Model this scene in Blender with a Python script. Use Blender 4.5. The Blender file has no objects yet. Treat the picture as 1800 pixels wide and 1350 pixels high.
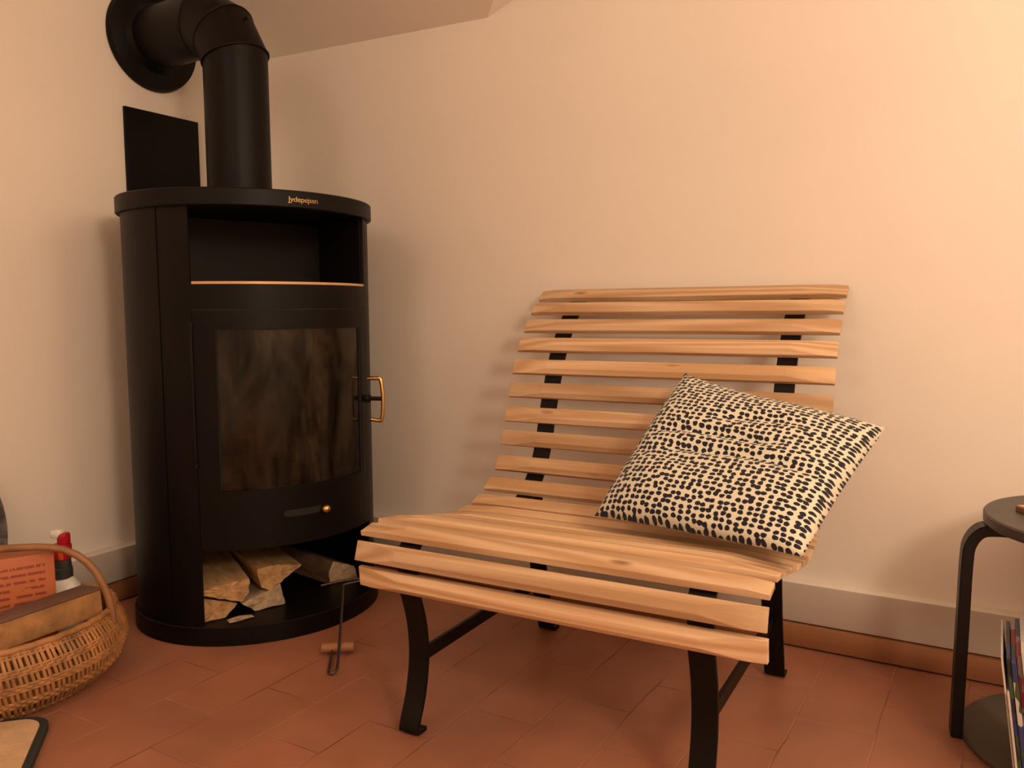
import bpy, bmesh, math, random
from mathutils import Vector, Matrix

random.seed(7)
S = bpy.context.scene
COL = S.collection

# ------------------------------------------------------------------ camera
YAW, PITCH, ROLL = math.radians(30.74), math.radians(5.06), math.radians(-0.42)
CAM = Vector((2.22, -2.094, 0.85))
_fwd = Vector((-math.sin(YAW) * math.cos(PITCH), math.cos(YAW) * math.cos(PITCH), -math.sin(PITCH)))
_rt = Vector((math.cos(YAW), math.sin(YAW), 0))
_up = _rt.cross(_fwd)
_r2 = math.cos(ROLL) * _rt + math.sin(ROLL) * _up
_u2 = -math.sin(ROLL) * _rt + math.cos(ROLL) * _up
cam_data = bpy.data.cameras.new('camera')
cam = bpy.data.objects.new('camera', cam_data)
COL.objects.link(cam)
cam_data.sensor_width = 36.0
cam_data.lens = 36.0 * 1450.0 / 1800.0
cam_data.clip_start = 0.02
mw = Matrix((_r2, _u2, -_fwd)).transposed().to_4x4()
mw.translation = CAM
cam.matrix_world = mw
S.camera = cam

# ------------------------------------------------------------------ world, lights, exposure
W = bpy.data.worlds.new('world')
S.world = W
W.use_nodes = True
W.node_tree.nodes['Background'].inputs[0].default_value = (1.0, 0.62, 0.38, 1)
W.node_tree.nodes['Background'].inputs[1].default_value = 0.0
S.view_settings.view_transform = 'Standard'
S.view_settings.look = 'None'
S.view_settings.gamma = 1.0
S.view_settings.use_curve_mapping = False
S.view_settings.exposure = -0.06


def point_light(name, loc, power, color, radius):
    d = bpy.data.lights.new(name, 'POINT')
    d.energy = power
    d.color = color
    d.shadow_soft_size = radius
    o = bpy.data.objects.new(name, d)
    o.location = loc
    COL.objects.link(o)
    return o


point_light('lamp_light', (3.35, -2.15, 1.66), 82, (1.0, 0.79, 0.59), 0.21)
point_light('wall_lamp_light', (3.15, -0.75, 1.75), 23, (1.0, 0.79, 0.56), 0.30)
point_light('ceiling_lamp_light', (1.2, -3.0, 2.1), 20, (1.0, 0.78, 0.62), 0.3)


# ------------------------------------------------------------------ materials
def new_mat(name):
    m = bpy.data.materials.new(name)
    m.use_nodes = True
    nt = m.node_tree
    return m, nt, nt.nodes['Principled BSDF'], nt.nodes, nt.links


def simple(name, color, rough=0.5, metal=0.0, bump=0.0, bscale=60, var=0.0, vscale=6, spec=0.5):
    m, nt, b, N, L = new_mat(name)
    b.inputs['Roughness'].default_value = rough
    b.inputs['Metallic'].default_value = metal
    b.inputs['Specular IOR Level'].default_value = spec
    tc = N.new('ShaderNodeTexCoord')
    nz = N.new('ShaderNodeTexNoise')
    nz.inputs['Scale'].default_value = vscale
    nz.inputs['Detail'].default_value = 5
    L.new(tc.outputs['Object'], nz.inputs['Vector'])
    mp = N.new('ShaderNodeMapRange')
    mp.inputs['From Min'].default_value = 0.3
    mp.inputs['From Max'].default_value = 0.7
    mp.inputs['To Min'].default_value = 1 - var
    mp.inputs['To Max'].default_value = 1 + var
    L.new(nz.outputs['Fac'], mp.inputs['Value'])
    mx = N.new('ShaderNodeVectorMath')
    mx.operation = 'SCALE'
    mx.inputs[0].default_value = color
    L.new(mp.outputs['Result'], mx.inputs['Scale'])
    L.new(mx.outputs['Vector'], b.inputs['Base Color'])
    if bump > 0:
        n2 = N.new('ShaderNodeTexNoise')
        n2.inputs['Scale'].default_value = bscale
        n2.inputs['Detail'].default_value = 4
        L.new(tc.outputs['Object'], n2.inputs['Vector'])
        bp = N.new('ShaderNodeBump')
        bp.inputs['Strength'].default_value = bump
        bp.inputs['Distance'].default_value = 0.003
        L.new(n2.outputs['Fac'], bp.inputs['Height'])
        L.new(bp.outputs['Normal'], b.inputs['Normal'])
    return m


def plaster_mat(name, color):
    m, nt, b, N, L = new_mat(name)
    b.inputs['Roughness'].default_value = 0.85
    b.inputs['Specular IOR Level'].default_value = 0.2
    tc = N.new('ShaderNodeTexCoord')
    n1 = N.new('ShaderNodeTexNoise'); n1.inputs['Scale'].default_value = 1.6; n1.inputs['Detail'].default_value = 5
    L.new(tc.outputs['Object'], n1.inputs['Vector'])
    mp = N.new('ShaderNodeMapRange')
    mp.inputs['From Min'].default_value = 0.3; mp.inputs['From Max'].default_value = 0.7
    mp.inputs['To Min'].default_value = 0.965; mp.inputs['To Max'].default_value = 1.025
    L.new(n1.outputs['Fac'], mp.inputs['Value'])
    mx = N.new('ShaderNodeVectorMath'); mx.operation = 'SCALE'; mx.inputs[0].default_value = color
    L.new(mp.outputs['Result'], mx.inputs['Scale'])
    L.new(mx.outputs['Vector'], b.inputs['Base Color'])
    n2 = N.new('ShaderNodeTexNoise'); n2.inputs['Scale'].default_value = 9; n2.inputs['Detail'].default_value = 7
    n3 = N.new('ShaderNodeTexNoise'); n3.inputs['Scale'].default_value = 140; n3.inputs['Detail'].default_value = 3
    L.new(tc.outputs['Object'], n2.inputs['Vector']); L.new(tc.outputs['Object'], n3.inputs['Vector'])
    ad = N.new('ShaderNodeMath'); ad.operation = 'MULTIPLY_ADD'; ad.inputs[1].default_value = 0.09
    L.new(n3.outputs['Fac'], ad.inputs[0]); L.new(n2.outputs['Fac'], ad.inputs[2])
    bp = N.new('ShaderNodeBump'); bp.inputs['Strength'].default_value = 0.16; bp.inputs['Distance'].default_value = 0.008
    L.new(ad.outputs[0], bp.inputs['Height']); L.new(bp.outputs['Normal'], b.inputs['Normal'])
    return m


def tile_mat():
    m, nt, b, N, L = new_mat('terracotta_tiles')
    tc = N.new('ShaderNodeTexCoord')
    sep = N.new('ShaderNodeSeparateXYZ')
    wn = N.new('ShaderNodeTexNoise'); wn.inputs['Scale'].default_value = 5.0; wn.inputs['Detail'].default_value = 4
    L.new(tc.outputs['Object'], wn.inputs['Vector'])
    sub = N.new('ShaderNodeVectorMath'); sub.operation = 'SUBTRACT'; sub.inputs[1].default_value = (0.5, 0.5, 0.5)
    L.new(wn.outputs['Color'], sub.inputs[0])
    sc = N.new('ShaderNodeVectorMath'); sc.operation = 'SCALE'; sc.inputs['Scale'].default_value = 0.015
    L.new(sub.outputs[0], sc.inputs[0])
    ad = N.new('ShaderNodeVectorMath'); ad.operation = 'ADD'
    L.new(tc.outputs['Object'], ad.inputs[0]); L.new(sc.outputs[0], ad.inputs[1])
    L.new(ad.outputs[0], sep.inputs[0])
    cmb = N.new('ShaderNodeCombineXYZ')
    ax = N.new('ShaderNodeMath'); ax.operation = 'ADD'; ax.inputs[1].default_value = 9.675
    ay = N.new('ShaderNodeMath'); ay.operation = 'ADD'; ay.inputs[1].default_value = 0.109
    L.new(sep.outputs['Y'], ax.inputs[0]); L.new(sep.outputs['X'], ay.inputs[0])
    L.new(ax.outputs[0], cmb.inputs['X']); L.new(ay.outputs[0], cmb.inputs['Y'])
    br = N.new('ShaderNodeTexBrick')
    br.inputs['Scale'].default_value = 1.0
    br.inputs['Brick Width'].default_value = 0.30
    br.inputs['Row Height'].default_value = 0.153
    br.inputs['Mortar Size'].default_value = 0.0022
    br.inputs['Mortar Smooth'].default_value = 0.6
    br.inputs['Color1'].default_value = (0.0, 0.0, 0.0, 1)
    br.inputs['Color2'].default_value = (1, 1, 1, 1)
    br.inputs['Mortar'].default_value = (0.5, 0.5, 0.5, 1)
    br.offset = 0.5
    L.new(cmb.outputs[0], br.inputs['Vector'])
    # tile-to-tile tone
    r1 = N.new('ShaderNodeValToRGB')
    r1.color_ramp.elements[0].color = (0.322, 0.134, 0.079, 1)
    r1.color_ramp.elements[1].color = (0.352, 0.142, 0.081, 1)
    bw = N.new('ShaderNodeRGBToBW'); L.new(br.outputs['Color'], bw.inputs[0]); L.new(bw.outputs[0], r1.inputs[0])
    # cloudy wear
    n1 = N.new('ShaderNodeTexNoise'); n1.inputs['Scale'].default_value = 3.2; n1.inputs['Detail'].default_value = 8; n1.inputs['Roughness'].default_value = 0.6
    L.new(tc.outputs['Object'], n1.inputs['Vector'])
    mp = N.new('ShaderNodeMapRange'); mp.inputs['From Min'].default_value = 0.3; mp.inputs['From Max'].default_value = 0.7
    mp.inputs['To Min'].default_value = 0.80; mp.inputs['To Max'].default_value = 1.14
    L.new(n1.outputs['Fac'], mp.inputs['Value'])
    mul = N.new('ShaderNodeVectorMath'); mul.operation = 'SCALE'
    L.new(r1.outputs['Color'], mul.inputs[0]); L.new(mp.outputs[0], mul.inputs['Scale'])
    # joints: partly dark, partly pale
    n2 = N.new('ShaderNodeTexNoise'); n2.inputs['Scale'].default_value = 5.5; n2.inputs['Detail'].default_value = 4
    L.new(tc.outputs['Object'], n2.inputs['Vector'])
    r2 = N.new('ShaderNodeValToRGB')
    r2.color_ramp.elements[0].position = 0.42; r2.color_ramp.elements[0].color = (0.11, 0.036, 0.02, 1)
    r2.color_ramp.elements[1].position = 0.58; r2.color_ramp.elements[1].color = (0.42, 0.20, 0.12, 1)
    L.new(n2.outputs['Fac'], r2.inputs[0])
    n3 = N.new('ShaderNodeTexNoise'); n3.inputs['Scale'].default_value = 9; n3.inputs['Detail'].default_value = 5
    L.new(tc.outputs['Object'], n3.inputs['Vector'])
    mp3 = N.new('ShaderNodeMapRange'); mp3.inputs['From Min'].default_value = 0.38; mp3.inputs['From Max'].default_value = 0.6
    mp3.inputs['To Min'].default_value = 0.15; mp3.inputs['To Max'].default_value = 0.75
    L.new(n3.outputs['Fac'], mp3.inputs['Value'])
    mf = N.new('ShaderNodeMath'); mf.operation = 'MULTIPLY'
    L.new(br.outputs['Fac'], mf.inputs[0]); L.new(mp3.outputs[0], mf.inputs[1])
    mix = N.new('ShaderNodeMix'); mix.data_type = 'RGBA'
    L.new(mf.outputs[0], mix.inputs['Factor']); L.new(mul.outputs[0], mix.inputs[6]); L.new(r2.outputs['Color'], mix.inputs[7])
    L.new(mix.outputs[2], b.inputs['Base Color'])
    b.inputs['Roughness'].default_value = 0.42
    b.inputs['Specular IOR Level'].default_value = 0.4
    bp = N.new('ShaderNodeBump'); bp.inputs['Strength'].default_value = 0.35; bp.inputs['Distance'].default_value = 0.004
    m2 = N.new('ShaderNodeMath'); m2.operation = 'MULTIPLY_ADD'; m2.inputs[1].default_value = -0.8
    L.new(br.outputs['Fac'], m2.inputs[0]); L.new(n1.outputs['Fac'], m2.inputs[2])
    L.new(m2.outputs[0], bp.inputs['Height']); L.new(bp.outputs['Normal'], b.inputs['Normal'])
    return m


def wood_mat(name, light, dark, ring=26.0, rough=0.45, along=0, stretch=0.045, knots=True):
    """softwood: growth rings cut lengthwise, shifted per object"""
    m, nt, b, N, L = new_mat(name)
    tc = N.new('ShaderNodeTexCoord')
    oi = N.new('ShaderNodeObjectInfo')
    mulr = N.new('ShaderNodeVectorMath'); mulr.operation = 'MULTIPLY'
    cr = N.new('ShaderNodeCombineXYZ')
    for k, f in enumerate((37.0, 11.0, 5.3)):
        q = N.new('ShaderNodeMath'); q.operation = 'MULTIPLY'; q.inputs[1].default_value = f
        L.new(oi.outputs['Random'], q.inputs[0]); L.new(q.outputs[0], cr.inputs[k])
    ad = N.new('ShaderNodeVectorMath'); ad.operation = 'ADD'
    L.new(tc.outputs['Object'], ad.inputs[0]); L.new(cr.outputs[0], ad.inputs[1])
    sc = [1.0, 1.0, 1.0]; sc[along] = stretch
    st = N.new('ShaderNodeVectorMath'); st.operation = 'MULTIPLY'; st.inputs[1].default_value = sc
    L.new(ad.outputs[0], st.inputs[0])
    nz = N.new('ShaderNodeTexNoise'); nz.inputs['Scale'].default_value = 11; nz.inputs['Detail'].default_value = 0.6
    L.new(st.outputs[0], nz.inputs['Vector'])
    # ring index = position across + wobble
    fm = N.new('ShaderNodeMath'); fm.operation = 'MULTIPLY'; fm.inputs[1].default_value = ring
    L.new(nz.outputs['Fac'], fm.inputs[0])
    sn = N.new('ShaderNodeMath'); sn.operation = 'SINE'
    L.new(fm.outputs[0], sn.inputs[0])
    fi = N.new('ShaderNodeTexNoise'); fi.inputs['Scale'].default_value = 190; fi.inputs['Detail'].default_value = 3
    L.new(st.outputs[0], fi.inputs['Vector'])
    mm = N.new('ShaderNodeMath'); mm.operation = 'MULTIPLY_ADD'; mm.inputs[1].default_value = 1.5
    L.new(fi.outputs['Fac'], mm.inputs[0]); L.new(sn.outputs[0], mm.inputs[2])
    rp = N.new('ShaderNodeValToRGB')
    rp.color_ramp.elements[0].position = 0.15; rp.color_ramp.elements[0].color = (*light, 1)
    rp.color_ramp.elements[1].position = 1.0; rp.color_ramp.elements[1].color = (*dark, 1)
    mp = N.new('ShaderNodeMapRange'); mp.inputs['From Min'].default_value = -0.6; mp.inputs['From Max'].default_value = 1.7
    L.new(mm.outputs[0], mp.inputs['Value']); L.new(mp.outputs[0], rp.inputs[0])
    # plank tone
    tn = N.new('ShaderNodeMapRange'); tn.inputs['To Min'].default_value = 0.76; tn.inputs['To Max'].default_value = 1.08
    L.new(oi.outputs['Random'], tn.inputs['Value'])
    s2 = N.new('ShaderNodeVectorMath'); s2.operation = 'SCALE'
    L.new(rp.outputs['Color'], s2.inputs[0]); L.new(tn.outputs[0], s2.inputs['Scale'])
    last = s2.outputs[0]
    if knots:
        kv = N.new('ShaderNodeVectorMath'); kv.operation = 'MULTIPLY'
        ks = [3.6, 14.0, 14.0]; kv.inputs[1].default_value = ks
        L.new(ad.outputs[0], kv.inputs[0])
        vo = N.new('ShaderNodeTexVoronoi'); vo.inputs['Scale'].default_value = 1.0; vo.inputs['Randomness'].default_value = 1.0
        L.new(kv.outputs[0], vo.inputs['Vector'])
        kr = N.new('ShaderNodeValToRGB')
        kr.color_ramp.elements[0].position = 0.03; kr.color_ramp.elements[0].color = (0.85, 0.85, 0.85, 1)
        kr.color_ramp.elements[1].position = 0.10; kr.color_ramp.elements[1].color = (0, 0, 0, 1)
        L.new(vo.outputs['Distance'], kr.inputs[0])
        kx = N.new('ShaderNodeMix'); kx.data_type = 'RGBA'
        kb = N.new('ShaderNodeRGBToBW'); L.new(kr.outputs[0], kb.inputs[0])
        L.new(kb.outputs[0], kx.inputs['Factor']); L.new(last, kx.inputs[6])
        kx.inputs[7].default_value = (dark[0] * 0.42, dark[1] * 0.33, dark[2] * 0.3, 1)
        last = kx.outputs[2]
    L.new(last, b.inputs['Base Color'])
    b.inputs['Roughness'].default_value = rough
    b.inputs['Specular IOR Level'].default_value = 0.35
    bp = N.new('ShaderNodeBump'); bp.inputs['Strength'].default_value = 0.12; bp.inputs['Distance'].default_value = 0.001
    L.new(fi.outputs['Fac'], bp.inputs['Height']); L.new(bp.outputs['Normal'], b.inputs['Normal'])
    return m


def cushion_mat():
    m, nt, b, N, L = new_mat('dotted_cotton')
    uv = N.new('ShaderNodeUVMap'); uv.uv_map = 'UVMap'
    wn = N.new('ShaderNodeTexNoise'); wn.inputs['Scale'].default_value = 5; wn.inputs['Detail'].default_value = 2
    L.new(uv.outputs[0], wn.inputs['Vector'])
    sub = N.new('ShaderNodeVectorMath'); sub.operation = 'SUBTRACT'; sub.inputs[1].default_value = (0.5, 0.5, 0.5)
    L.new(wn.outputs['Color'], sub.inputs[0])
    sc = N.new('ShaderNodeVectorMath'); sc.operation = 'SCALE'; sc.inputs['Scale'].default_value = 0.022
    L.new(sub.outputs[0], sc.inputs[0])
    ad = N.new('ShaderNodeVectorMath'); ad.operation = 'ADD'
    L.new(uv.outputs[0], ad.inputs[0]); L.new(sc.outputs[0], ad.inputs[1])
    ml = N.new('ShaderNodeVectorMath'); ml.operation = 'MULTIPLY'; ml.inputs[1].default_value = (31, 36, 0)
    L.new(ad.outputs[0], ml.inputs[0])
    vo = N.new('ShaderNodeTexVoronoi'); vo.voronoi_dimensions = '2D'; vo.inputs['Scale'].default_value = 1.0
    vo.inputs['Randomness'].default_value = 0.42
    L.new(ml.outputs[0], vo.inputs['Vector'])
    # ragged blob edge
    rn = N.new('ShaderNodeTexNoise'); rn.noise_dimensions = '2D'; rn.inputs['Scale'].default_value = 1.3; rn.inputs['Detail'].default_value = 1
    L.new(ml.outputs[0], rn.inputs['Vector'])
    am = N.new('ShaderNodeMath'); am.operation = 'MULTIPLY_ADD'; am.inputs[1].default_value = 0.34
    L.new(rn.outputs['Fac'], am.inputs[0]); L.new(vo.outputs['Distance'], am.inputs[2])
    rp = N.new('ShaderNodeMapRange'); rp.inputs['From Min'].default_value = 0.542; rp.inputs['From Max'].default_value = 0.58
    L.new(am.outputs[0], rp.inputs['Value'])
    mix = N.new('ShaderNodeMix'); mix.data_type = 'RGBA'
    L.new(rp.outputs[0], mix.inputs['Factor'])
    mix.inputs[6].default_value = (0.014, 0.013, 0.022, 1)
    mix.inputs[7].default_value = (0.68, 0.64, 0.51, 1)
    L.new(mix.outputs[2], b.inputs['Base Color'])
    b.inputs['Roughness'].default_value = 0.85
    b.inputs['Specular IOR Level'].default_value = 0.2
    b.inputs['Sheen Weight'].default_value = 0.15
    w2 = N.new('ShaderNodeTexNoise'); w2.inputs['Scale'].default_value = 300
    L.new(uv.outputs[0], w2.inputs['Vector'])
    bp = N.new('ShaderNodeBump'); bp.inputs['Strength'].default_value = 0.15; bp.inputs['Distance'].default_value = 0.001
    L.new(w2.outputs['Fac'], bp.inputs['Height']); L.new(bp.outputs['Normal'], b.inputs['Normal'])
    return m


def sooty_glass_mat():
    m, nt, b, N, L = new_mat('sooty_stove_glass')
    out = N['Material Output']
    tc = N.new('ShaderNodeTexCoord')
    mpv = N.new('ShaderNodeVectorMath'); mpv.operation = 'MULTIPLY'; mpv.inputs[1].default_value = (1, 1, 0.35)
    L.new(tc.outputs['Object'], mpv.inputs[0])
    n1 = N.new('ShaderNodeTexNoise'); n1.inputs['Scale'].default_value = 12; n1.inputs['Detail'].default_value = 7; n1.inputs['Roughness'].default_value = 0.62
    n1.inputs['Distortion'].default_value = 0.6
    L.new(mpv.outputs[0], n1.inputs['Vector'])
    rp = N.new('ShaderNodeValToRGB')
    rp.color_ramp.elements[0].position = 0.40; rp.color_ramp.elements[0].color = (0.004, 0.004, 0.003, 1)
    rp.color_ramp.elements[1].position = 0.74; rp.color_ramp.elements[1].color = (0.036, 0.022, 0.012, 1)
    L.new(n1.outputs['Fac'], rp.inputs[0])
    L.new(rp.outputs[0], b.inputs['Base Color'])
    b.inputs['Roughness'].default_value = 0.10
    b.inputs['Specular IOR Level'].default_value = 0.4
    tr = N.new('ShaderNodeBsdfTransparent'); tr.inputs[0].default_value = (0.75, 0.7, 0.62, 1)
    ms = N.new('ShaderNodeMixShader')
    n2 = N.new('ShaderNodeMapRange'); n2.inputs['From Min'].default_value = 0.35; n2.inputs['From Max'].default_value = 0.65
    n2.inputs['To Min'].default_value = 0.25; n2.inputs['To Max'].default_value = 0.9
    L.new(n1.outputs['Fac'], n2.inputs['Value'])
    L.new(n2.outputs[0], ms.inputs[0]); L.new(tr.outputs[0], ms.inputs[1]); L.new(b.outputs[0], ms.inputs[2])
    L.new(ms.outputs[0], out.inputs['Surface'])
    return m


def split_log_mat(name, c1, c2):
    m, nt, b, N, L = new_mat(name)
    tc = N.new('ShaderNodeTexCoord')
    sc = N.new('ShaderNodeVectorMath'); sc.operation = 'MULTIPLY'; sc.inputs[1].default_value = (0.25, 1, 1)
    L.new(tc.outputs['Object'], sc.inputs[0])
    n1 = N.new('ShaderNodeTexNoise'); n1.inputs['Scale'].default_value = 40; n1.inputs['Detail'].default_value = 8; n1.inputs['Roughness'].default_value = 0.7
    L.new(sc.outputs[0], n1.inputs['Vector'])
    rp = N.new('ShaderNodeValToRGB')
    rp.color_ramp.elements[0].position = 0.3; rp.color_ramp.elements[0].color = (*c2, 1)
    rp.color_ramp.elements[1].position = 0.6; rp.color_ramp.elements[1].color = (*c1, 1)
    L.new(n1.outputs['Fac'], rp.inputs[0]); L.new(rp.outputs[0], b.inputs['Base Color'])
    b.inputs['Roughness'].default_value = 0.9
    bp = N.new('ShaderNodeBump'); bp.inputs['Strength'].default_value = 0.6; bp.inputs['Distance'].default_value = 0.003
    L.new(n1.outputs['Fac'], bp.inputs['Height']); L.new(bp.outputs['Normal'], b.inputs['Normal'])
    return m


def printed_mat(name, cols, scale):
    """glossy printed page / cover: patches of several inks"""
    m, nt, b, N, L = new_mat(name)
    tc = N.new('ShaderNodeTexCoord')
    v = N.new('ShaderNodeTexVoronoi'); v.inputs['Scale'].default_value = scale
    L.new(tc.outputs['Object'], v.inputs['Vector'])
    rp = N.new('ShaderNodeValToRGB'); rp.color_ramp.interpolation = 'CONSTANT'
    els = rp.color_ramp.elements
    while len(els) < len(cols):
        els.new(0.5)
    for i, c in enumerate(cols):
        els[i].position = i / len(cols); els[i].color = (*c, 1)
    sp = N.new('ShaderNodeSeparateColor'); L.new(v.outputs['Color'], sp.inputs[0])
    L.new(sp.outputs[0], rp.inputs[0]); L.new(rp.outputs[0], b.inputs['Base Color'])
    b.inputs['Roughness'].default_value = 0.4
    return m


def text_lines_mat():
    """orange carton with rows of small dark-red print on it"""
    m, nt, b, N, L = new_mat('orange_carton')
    tc = N.new('ShaderNodeTexCoord')
    sp = N.new('ShaderNodeSeparateXYZ'); L.new(tc.outputs['Object'], sp.inputs[0])
    # rows
    f = N.new('ShaderNodeMath'); f.operation = 'MULTIPLY'; f.inputs[1].default_value = 2 * math.pi / 0.0165
    L.new(sp.outputs['Z'], f.inputs[0])
    s = N.new('ShaderNodeMath'); s.operation = 'SINE'; L.new(f.outputs[0], s.inputs[0])
    g = N.new('ShaderNodeMath'); g.operation = 'GREATER_THAN'; g.inputs[1].default_value = 0.35; L.new(s.outputs[0], g.inputs[0])
    # words
    ml = N.new('ShaderNodeVectorMath'); ml.operation = 'MULTIPLY'; ml.inputs[1].default_value = (110, 110, 60)
    L.new(tc.outputs['Object'], ml.inputs[0])
    n = N.new('ShaderNodeTexNoise'); n.inputs['Scale'].default_value = 1; n.inputs['Detail'].default_value = 1
    L.new(ml.outputs[0], n.inputs['Vector'])
    g2 = N.new('ShaderNodeMath'); g2.operation = 'GREATER_THAN'; g2.inputs[1].default_value = 0.43; L.new(n.outputs['Fac'], g2.inputs[0])
    # not near the vertical edges, not in top band
    a1 = N.new('ShaderNodeMath'); a1.operation = 'ABSOLUTE'; L.new(sp.outputs['Y'], a1.inputs[0])
    g3 = N.new('ShaderNodeMath'); g3.operation = 'LESS_THAN'; g3.inputs[1].default_value = 0.085; L.new(a1.outputs[0], g3.inputs[0])
    g4 = N.new('ShaderNodeMath'); g4.operation = 'LESS_THAN'; g4.inputs[1].default_value = 0.108; L.new(sp.outputs['Z'], g4.inputs[0])
    x = g.outputs[0]
    for o in (g2, g3, g4):
        q = N.new('ShaderNodeMath'); q.operation = 'MULTIPLY'; L.new(x, q.inputs[0]); L.new(o.outputs[0], q.inputs[1]); x = q.outputs[0]
    mx = N.new('ShaderNodeMix'); mx.data_type = 'RGBA'; L.new(x, mx.inputs['Factor'])
    mx.inputs[6].default_value = (0.46, 0.125, 0.040, 1); mx.inputs[7].default_value = (0.23, 0.04, 0.018, 1)
    L.new(mx.outputs[2], b.inputs['Base Color'])
    b.inputs['Roughness'].default_value = 0.5
    return m


M = dict(
    wall=plaster_mat('wall_plaster', (0.80, 0.72, 0.63)),
    ceil=plaster_mat('ceiling_plaster', (0.88, 0.79, 0.70)),
    band=plaster_mat('plinth_paint', (0.52, 0.44, 0.37)),
    floor=tile_mat(),
    skirt=wood_mat('skirting_wood', (0.36, 0.155, 0.07), (0.27, 0.105, 0.045), ring=14, along=0, knots=False),
    gap=simple('dark_gap', (0.02, 0.012, 0.008), 0.9),
    slat=wood_mat('larch_slat_wood', (0.70, 0.475, 0.285), (0.53, 0.315, 0.16), ring=52, rough=0.42),
    iron=simple('black_flat_iron', (0.0042, 0.0030, 0.0028), 0.42, 0.0, 0.05, 200, 0.1, 6, 0.18),
    stove=simple('matt_black_stove_steel', (0.0040, 0.0028, 0.0024), 0.44, 0.0, 0.06, 400, 0.10, 5, 0.15),
    stove_in=simple('stove_inner_steel', (0.009, 0.006, 0.004), 0.6, 0.0, 0.05, 300, 0.15, 6, 0.2),
    groove=simple('stove_groove', (0.004, 0.003, 0.003), 0.8),
    lining=simple('firebox_lining', (0.030, 0.021, 0.013), 0.9, 0, 0.5, 60, 0.5, 14),
    glass=sooty_glass_mat(),
    brass=simple('brass', (0.72, 0.45, 0.16), 0.25, 1.0, 0, 60, 0.1),
    dullbrass=simple('dull_brass', (0.42, 0.27, 0.12), 0.45, 1.0, 0, 60, 0.2),
    steelrod=simple('grey_steel_rod', (0.10, 0.085, 0.07), 0.4, 0.8, 0, 60, 0.2),
    trim=simple('warm_lit_edge', (0.62, 0.36, 0.18), 0.4, 0.2),  # shelf edge tone; the light it catches is put into this colour
    log1=split_log_mat('split_birch', (0.50, 0.30, 0.13), (0.24, 0.12, 0.05)),
    log2=split_log_mat('pale_log_bark', (0.48, 0.36, 0.23), (0.22, 0.15, 0.09)),
    logdark=split_log_mat('dark_log_bark', (0.12, 0.065, 0.03), (0.05, 0.028, 0.015)),
    wicker=simple('wicker', (0.34, 0.16, 0.055), 0.55, 0, 0.3, 120, 0.35, 25),
    wicker2=simple('wicker_handle', (0.27, 0.125, 0.05), 0.5, 0, 0.3, 80, 0.2, 15),
    carton=text_lines_mat(),
    white=simple('white_plastic', (0.75, 0.72, 0.68), 0.35),
    red=simple('red_plastic', (0.42, 0.012, 0.02), 0.3),
    orange=simple('orange_plastic', (0.70, 0.10, 0.02), 0.35),
    dgrey=simple('dark_grey_plastic', (0.035, 0.04, 0.04), 0.45),
    kraft=simple('tan_pressed_board', (0.33, 0.165, 0.06), 0.8, 0, 0.3, 150, 0.28, 40),
    brown=simple('dark_brown_cover', (0.13, 0.065, 0.045), 0.6, 0, 0.1, 100, 0.1),
    pan=simple('dark_hammered_metal', (0.11, 0.105, 0.10), 0.35, 0.7, 0.8, 28, 0.3, 20),
    rug=simple('beige_rug', (0.55, 0.37, 0.22), 0.95, 0, 0.7, 160, 0.1, 20, 0.1),
    rugedge=simple('black_rug_border', (0.018, 0.02, 0.018), 0.9, 0, 0.5, 150),
    stool=simple('black_stool_lacquer', (0.0055, 0.0042, 0.0042), 0.42, 0, 0.03, 200, 0.08, 6, 0.28),
    stooltop=simple('dark_stool_top', (0.060, 0.050, 0.043), 0.45, 0, 0.05, 200, 0.08),
    disc=simple('olive_grey_disc', (0.085, 0.068, 0.048), 0.6, 0, 0.1, 60, 0.15),
    cushion=cushion_mat(),
    page=simple('page_edges', (0.55, 0.48, 0.42), 0.7, 0, 0.3, 500, 0.15, 60),
    mag1=printed_mat('magazine_cover_red', [(0.35, 0.02, 0.03), (0.03, 0.04, 0.12), (0.04, 0.07, 0.03), (0.5, 0.45, 0.42)], 22),
    mag2=printed_mat('magazine_cover_blue', [(0.03, 0.035, 0.15), (0.3, 0.25, 0.22), (0.25, 0.03, 0.05)], 18),
    mag3=printed_mat('magazine_cover_green', [(0.05, 0.09, 0.04), (0.02, 0.02, 0.02), (0.03, 0.04, 0.14)], 26),
    pink=simple('pink_paper', (0.60, 0.30, 0.22), 0.6),
    walnut=simple('brown_wood', (0.22, 0.10, 0.04), 0.5),
    grip=wood_mat('grip_wood', (0.42, 0.20, 0.10), (0.30, 0.13, 0.06), ring=12, knots=False),
)


# ------------------------------------------------------------------ mesh helpers
def link(name, mesh, mat, parent=None, smooth=False, mats=None):
    o = bpy.data.objects.new(name, mesh)
    COL.objects.link(o)
    for mm in (mats or [mat]):
        mesh.materials.append(mm)
    if smooth:
        for p in mesh.polygons:
            p.use_smooth = True
    if parent:
        o.parent = parent
    return o


def from_bm(name, bm, mat, parent=None, smooth=False, auto=None, mats=None):
    bmesh.ops.recalc_face_normals(bm, faces=bm.faces)
    me = bpy.data.meshes.new(name)
    bm.to_mesh(me)
    bm.free()
    o = link(name, me, mat, parent, smooth or auto is not None, mats)
    if auto is not None:
        me.set_sharp_from_angle(angle=math.radians(auto))
    return o


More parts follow.
